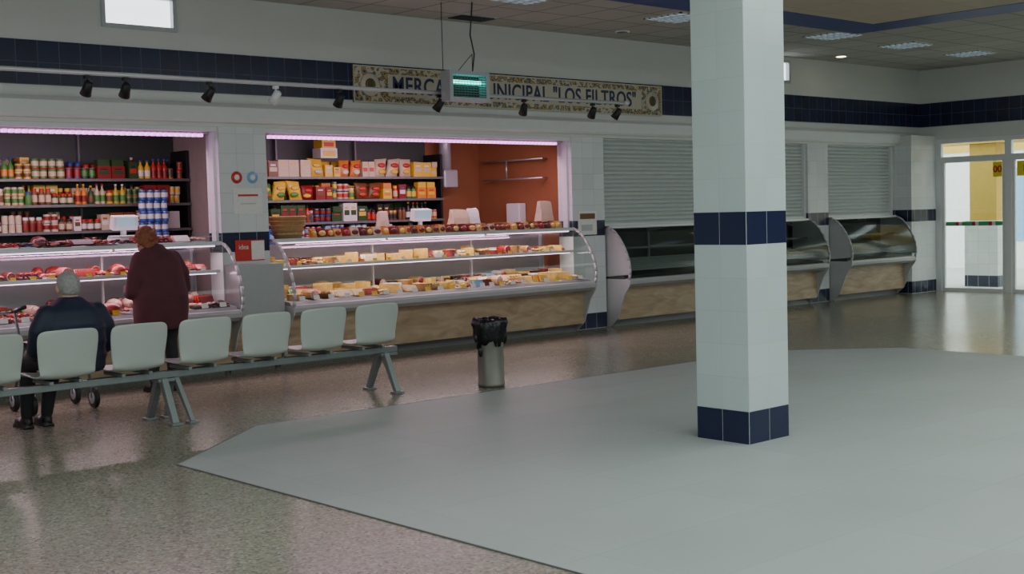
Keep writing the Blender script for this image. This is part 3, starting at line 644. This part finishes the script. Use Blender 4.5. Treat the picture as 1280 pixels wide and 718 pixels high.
# ---------------------------------------------------------------- people
def remesh(ob,vox,smooth=4):
    r=ob.modifiers.new('r','REMESH'); r.mode='VOXEL'; r.voxel_size=vox; r.use_smooth_shade=True
    if smooth: s=ob.modifiers.new('sm','SMOOTH'); s.iterations=smooth; s.factor=.5
    return ob
def ring(cx,cy,z,rx,ry,n=24,tilt=0):
    o=[]
    for k in range(n):
        a=2*math.pi*k/n; ca,sa=math.cos(a),math.sin(a)
        x=abs(ca)**.85*math.copysign(1,ca)*rx; y=abs(sa)**.85*math.copysign(1,sa)*ry
        o.append((cx+x,cy+y,z+y*tilt))
    return o
def hand(o,fw,upv,side,g,name):
    fw=Vector(fw).normalized(); upv=Vector(upv).normalized(); sd=fw.cross(upv).normalized()*side; o=Vector(o)
    b=MB(); rot=Matrix((sd,fw,upv)).transposed()
    b.sph(o+fw*.045,(.04,.052,.017),'skin',12,8,rot); b.chain([(o-fw*.03,.024),(o+fw*.02,.024)],'skin',10)
    for i,(off,ln) in enumerate(((-.028,.068),(-.01,.078),(.009,.073),(.027,.058))):
        a=o+fw*.08+sd*off; m1=a+fw*ln*.45-upv*.008; m2=m1+fw*ln*.3-upv*.022; e_=m2+fw*ln*.12-upv*.022
        b.chain([(a,.0095),(m1,.009),(m2,.008),(e_,.007)],'skin',8)
    a=o+fw*.025-sd*.032; b.chain([(a,.012),(a+fw*.028-sd*.02-upv*.012,.010),(a+fw*.055-sd*.022-upv*.022,.008)],'skin',8)
    remesh(b.build(name,g),.0035,2)
def head(c,yaw,pitch,g,hair,short):
    c=Vector(c); Rm=(Matrix.Rotation(yaw,3,'Z')@Matrix.Rotation(pitch,3,'X'))
    def T(p): return c+Rm@Vector(p)
    b=MB(); b.sph(c,(.074,.092,.105),'skin',20,14,Rm); b.sph(T((0,.03,-.055)),(.055,.058,.06),'skin',16,10,Rm); b.sph(T((0,.075,-.095)),(.022,.018,.018),'skin',10,8,Rm)
    b.chain([(T((0,.092,.0)),.009),(T((0,.108,-.03)),.014)],'skin',10); b.sph(T((-.014,.098,-.034)),.01,'skin',8,6);b.sph(T((.014,.098,-.034)),.01,'skin',8,6)
    b.sph(T((-.03,.078,.018)),(.026,.014,.008),'skin',8,6,Rm); b.sph(T((.03,.078,.018)),(.026,.014,.008),'skin',8,6,Rm)
    for s in (-1,1): b.sph(T((s*.08,-.005,-.01)),(.012,.022,.034),'skin',10,8,Rm)
    remesh(b.build('head',g),.006,3)
    b=MB()
    for s in (-1,1): b.sph(T((s*.03,.081,.0)),.0125,'eye_white',10,8); b.sph(T((s*.03,.0915,.0)),.005,'black',8,6)
    b.build('eyes',g)
    b=MB(); b.sph(T((0,.09,-.062)),(.024,.007,.005),'lips',10,6,Rm); b.sph(T((0,.088,-.07)),(.02,.007,.005),'lips',10,6,Rm); b.build('mouth',g)
    b=MB(); 
    b.sph(T((0,-.02,.018)),(.084,.092,.102),hair,20,14,Rm)
    b.sph(T((0,-.045,-.02 if short else -.03)),(.068 if short else .075,.055,.055 if short else .085),hair,16,10,Rm)
    if not short:
        for q in range(60):
            a=U(0,6.28); t=U(-.5,1.3); 
            pp=Vector((.088*math.cos(t)*math.cos(a),-.025+.094*math.cos(t)*math.sin(a),.02+.1*math.sin(t)))
            if pp.y>.05 and pp.z<.06: continue
            b.sph(T(pp),U(.014,.024),hair,8,6)
    remesh(b.build('hair',g),.006,2)
WX,WY=5.2,10.38
g=grp('standing_woman',(WX,WY,0))
def W(p): return (WX+p[0],WY+p[1],p[2])
b=MB(); rr=[(.56,0,-.0,.215,.17),(.58,0,0,.232,.18),(.72,0,-.015,.245,.185),(.86,0,-.03,.240,.185),(.98,0,-.02,.215,.16),(1.1,0,.0,.205,.15),(1.18,0,.02,.195,.14),(1.235,0,.04,.165,.115),(1.275,-.01,.06,.10,.09),(1.31,-.015,.07,.07,.075)]
b.loft([ring(WX+x,WY+y,z,rx,ry) for z,x,y,rx,ry in rr],'coat_maroon')
for s in (-1,1):
    b.chain([(W((s*.155,.03,1.18)),.075),(W((s*.22,.0,1.05)),.07),(W((s*.245,.01,.91)),.062),(W((s*.22,.12,.88)),.055),(W((s*.17,.24,.92)),.048)],'coat_maroon',14)
b.chain([(W((-.07,.05,1.28)),.03),(W((0,.0,1.285)),.035),(W((.06,.05,1.28)),.03)],'coat_maroon')
remesh(b.build('coat',g),.014,5)
b=MB()
for s in (-1,1): b.chain([(W((s*.09,0,.6)),.085),(W((s*.09,.01,.46)),.062),(W((s*.09,-.015,.3)),.058),(W((s*.09,-.01,.09)),.038)],'trousers')
b.chain([(W((-.09,0,.64)),.085),(W((.09,0,.64)),.085)],'trousers'); remesh(b.build('legs',g),.012)
for s in (-1,1):
    b=MB(); b.sph(W((s*.09,.05,.035)),(.045,.12,.035),'shoe',12,8); b.sph(W((s*.09,-.02,.05)),(.04,.05,.05),'shoe',12,8); b.box(WX+s*.09-.035,WX+s*.09+.035,WY-.06,WY+.15,0,.02,'shoe'); remesh(b.build('shoe_left' if s<0 else 'shoe_right',g),.008)
    hand(W((s*.155,.27,.925)),(-s*.35,1,.05),(0,0,1),s,g,'hand_left' if s<0 else 'hand_right')
b=MB(); b.chain([(W((-.012,.06,1.25)),.052),(W((-.03,.1,1.32)),.048)],'skin'); b.build('neck',g)
head(W((-.06,.10,1.335)),.25,-.35,g,'hair_red',False)
SX,SY=3.75,8.83
g=grp('seated_man',(SX,SY,0))
def S(p): return (SX+p[0],SY+p[1],p[2])
b=MB(); rr=[(.445,0,.0,.19,.15),(.48,0,0,.21,.17),(.6,0,-.0,.215,.165),(.72,0,.0,.22,.16),(.82,0,.01,.225,.15),(.89,0,.02,.20,.13),(.94,0,.035,.13,.10),(.985,0,.045,.075,.08)]
b.loft([ring(SX+x,SY+y,z,rx,ry) for z,x,y,rx,ry in rr],'jacket_navy')
for s in (-1,1):
    b.chain([(S((s*.18,.02,.855)),.085),(S((s*.235,.02,.76)),.08),(S((s*.25,.06,.62)),.07),(S((s*.21,.2,.585)),.06),(S((s*.13,.32,.60)),.05)],'jacket_navy',14)
for z in (.56,.66,.76): b.loft([ring(SX,SY,z-.012,.222,.167),ring(SX,SY,z,.23,.175),ring(SX,SY,z+.012,.222,.167)],'jacket_navy')
remesh(b.build('jacket',g),.014,4)
b=MB()
for s in (-1,1): b.chain([(S((s*.1,.0,.51)),.085),(S((s*.11-.03,.25,.525)),.078),(S((s*.1-.07,.43,.5)),.066),(S((s*.085-.09,.47,.3)),.056),(S((s*.075-.1,.5,.1)),.045)],'trousers')
b.chain([(S((-.1,0,.5)),.08),(S((.1,0,.5)),.08)],'trousers'); remesh(b.build('legs',g),.012)
for s in (-1,1):
    fx=s*.075-.1
    b=MB(); b.sph(S((fx,.58,.04)),(.046,.13,.038),'shoe',12,8); b.sph(S((fx,.51,.055)),(.043,.055,.055),'shoe',12,8); b.box(SX+fx-.04,SX+fx+.04,SY+.46,SY+.69,0,.02,'shoe'); remesh(b.build('shoe_left' if s<0 else 'shoe_right',g),.008)
    hand(S((s*.12,.35,.605)),(0,1,-.05),(0,0,1),s,g,'hand_left' if s<0 else 'hand_right')
b=MB(); b.chain([(S((0,.04,.93)),.06),(S((0,.06,1.03)),.058)],'skin'); b.build('neck',g)
head(S((0.0,.075,1.05)),.0,-.15,g,'hair_grey',True)
g=grp('rollator_walker',(4.1,10.05,0)); b=MB()
for x in (3.85,4.36):
    b.cyl((x,9.95,.12),(x,10.2,.82),.012,mat='steel_dark'); b.cyl((x,10.3,.12),(x,10.05,.52),.012,mat='steel_dark'); b.cyl((x,10.2,.82),(x,9.98,.86),.016,mat='black')
b.cyl((3.85,10.1,.52),(4.36,10.1,.52),.012,mat='steel_dark'); b.rbox((4.1,10.08,.55),(.46,.26,.04),'black'); b.build('frame',g)
b=MB()
for x in (3.85,4.36):
    for y in (9.93,10.3): b.lathe((x-.018,y,.085),[(.06,0),(.085,.004),(.085,.032),(.06,.036)],'black',20,axis=(1,0,0)); b.lathe((x-.021,y,.085),[(.05,0),(.05,.042)],'frame_grey',14,axis=(1,0,0)); b.box(x-.026,x+.026,y-.012,y+.012,.085,.18,'steel_dark')
b.build('wheels',g)
# ---------------------------------------------------------------- lights
COOL=(.88,.98,.99)
area('skylight_a',(5,2.2,3.66),5,4,155,COOL); area('skylight_b',(10.5,2.5,3.66),5,4,170,COOL); area('skylight_c',(0,5,3.66),4,5,80,COOL); area('skylight_d',(16.5,4,3.66),3,4,85,COOL)  # added overhead fill lights; the ceiling above them has no openings
area('window_light_front',(5,YF+.05,2.0),10,2.4,195,COOL,(math.radians(90),0,0))  # added fill from behind the camera; the front wall has no windows
area('window_light_left',(XL+.05,3,2.0),8,2.4,125,COOL,(math.radians(90),0,math.radians(-90)))  # added side fill to brighten upright faces; the left wall is solid
w=bpy.data.worlds.new('world'); scene.world=w; w.use_nodes=True; bg=w.node_tree.nodes['Background']; bg.inputs[0].default_value=(.95,.98,1,1); bg.inputs[1].default_value=4.2
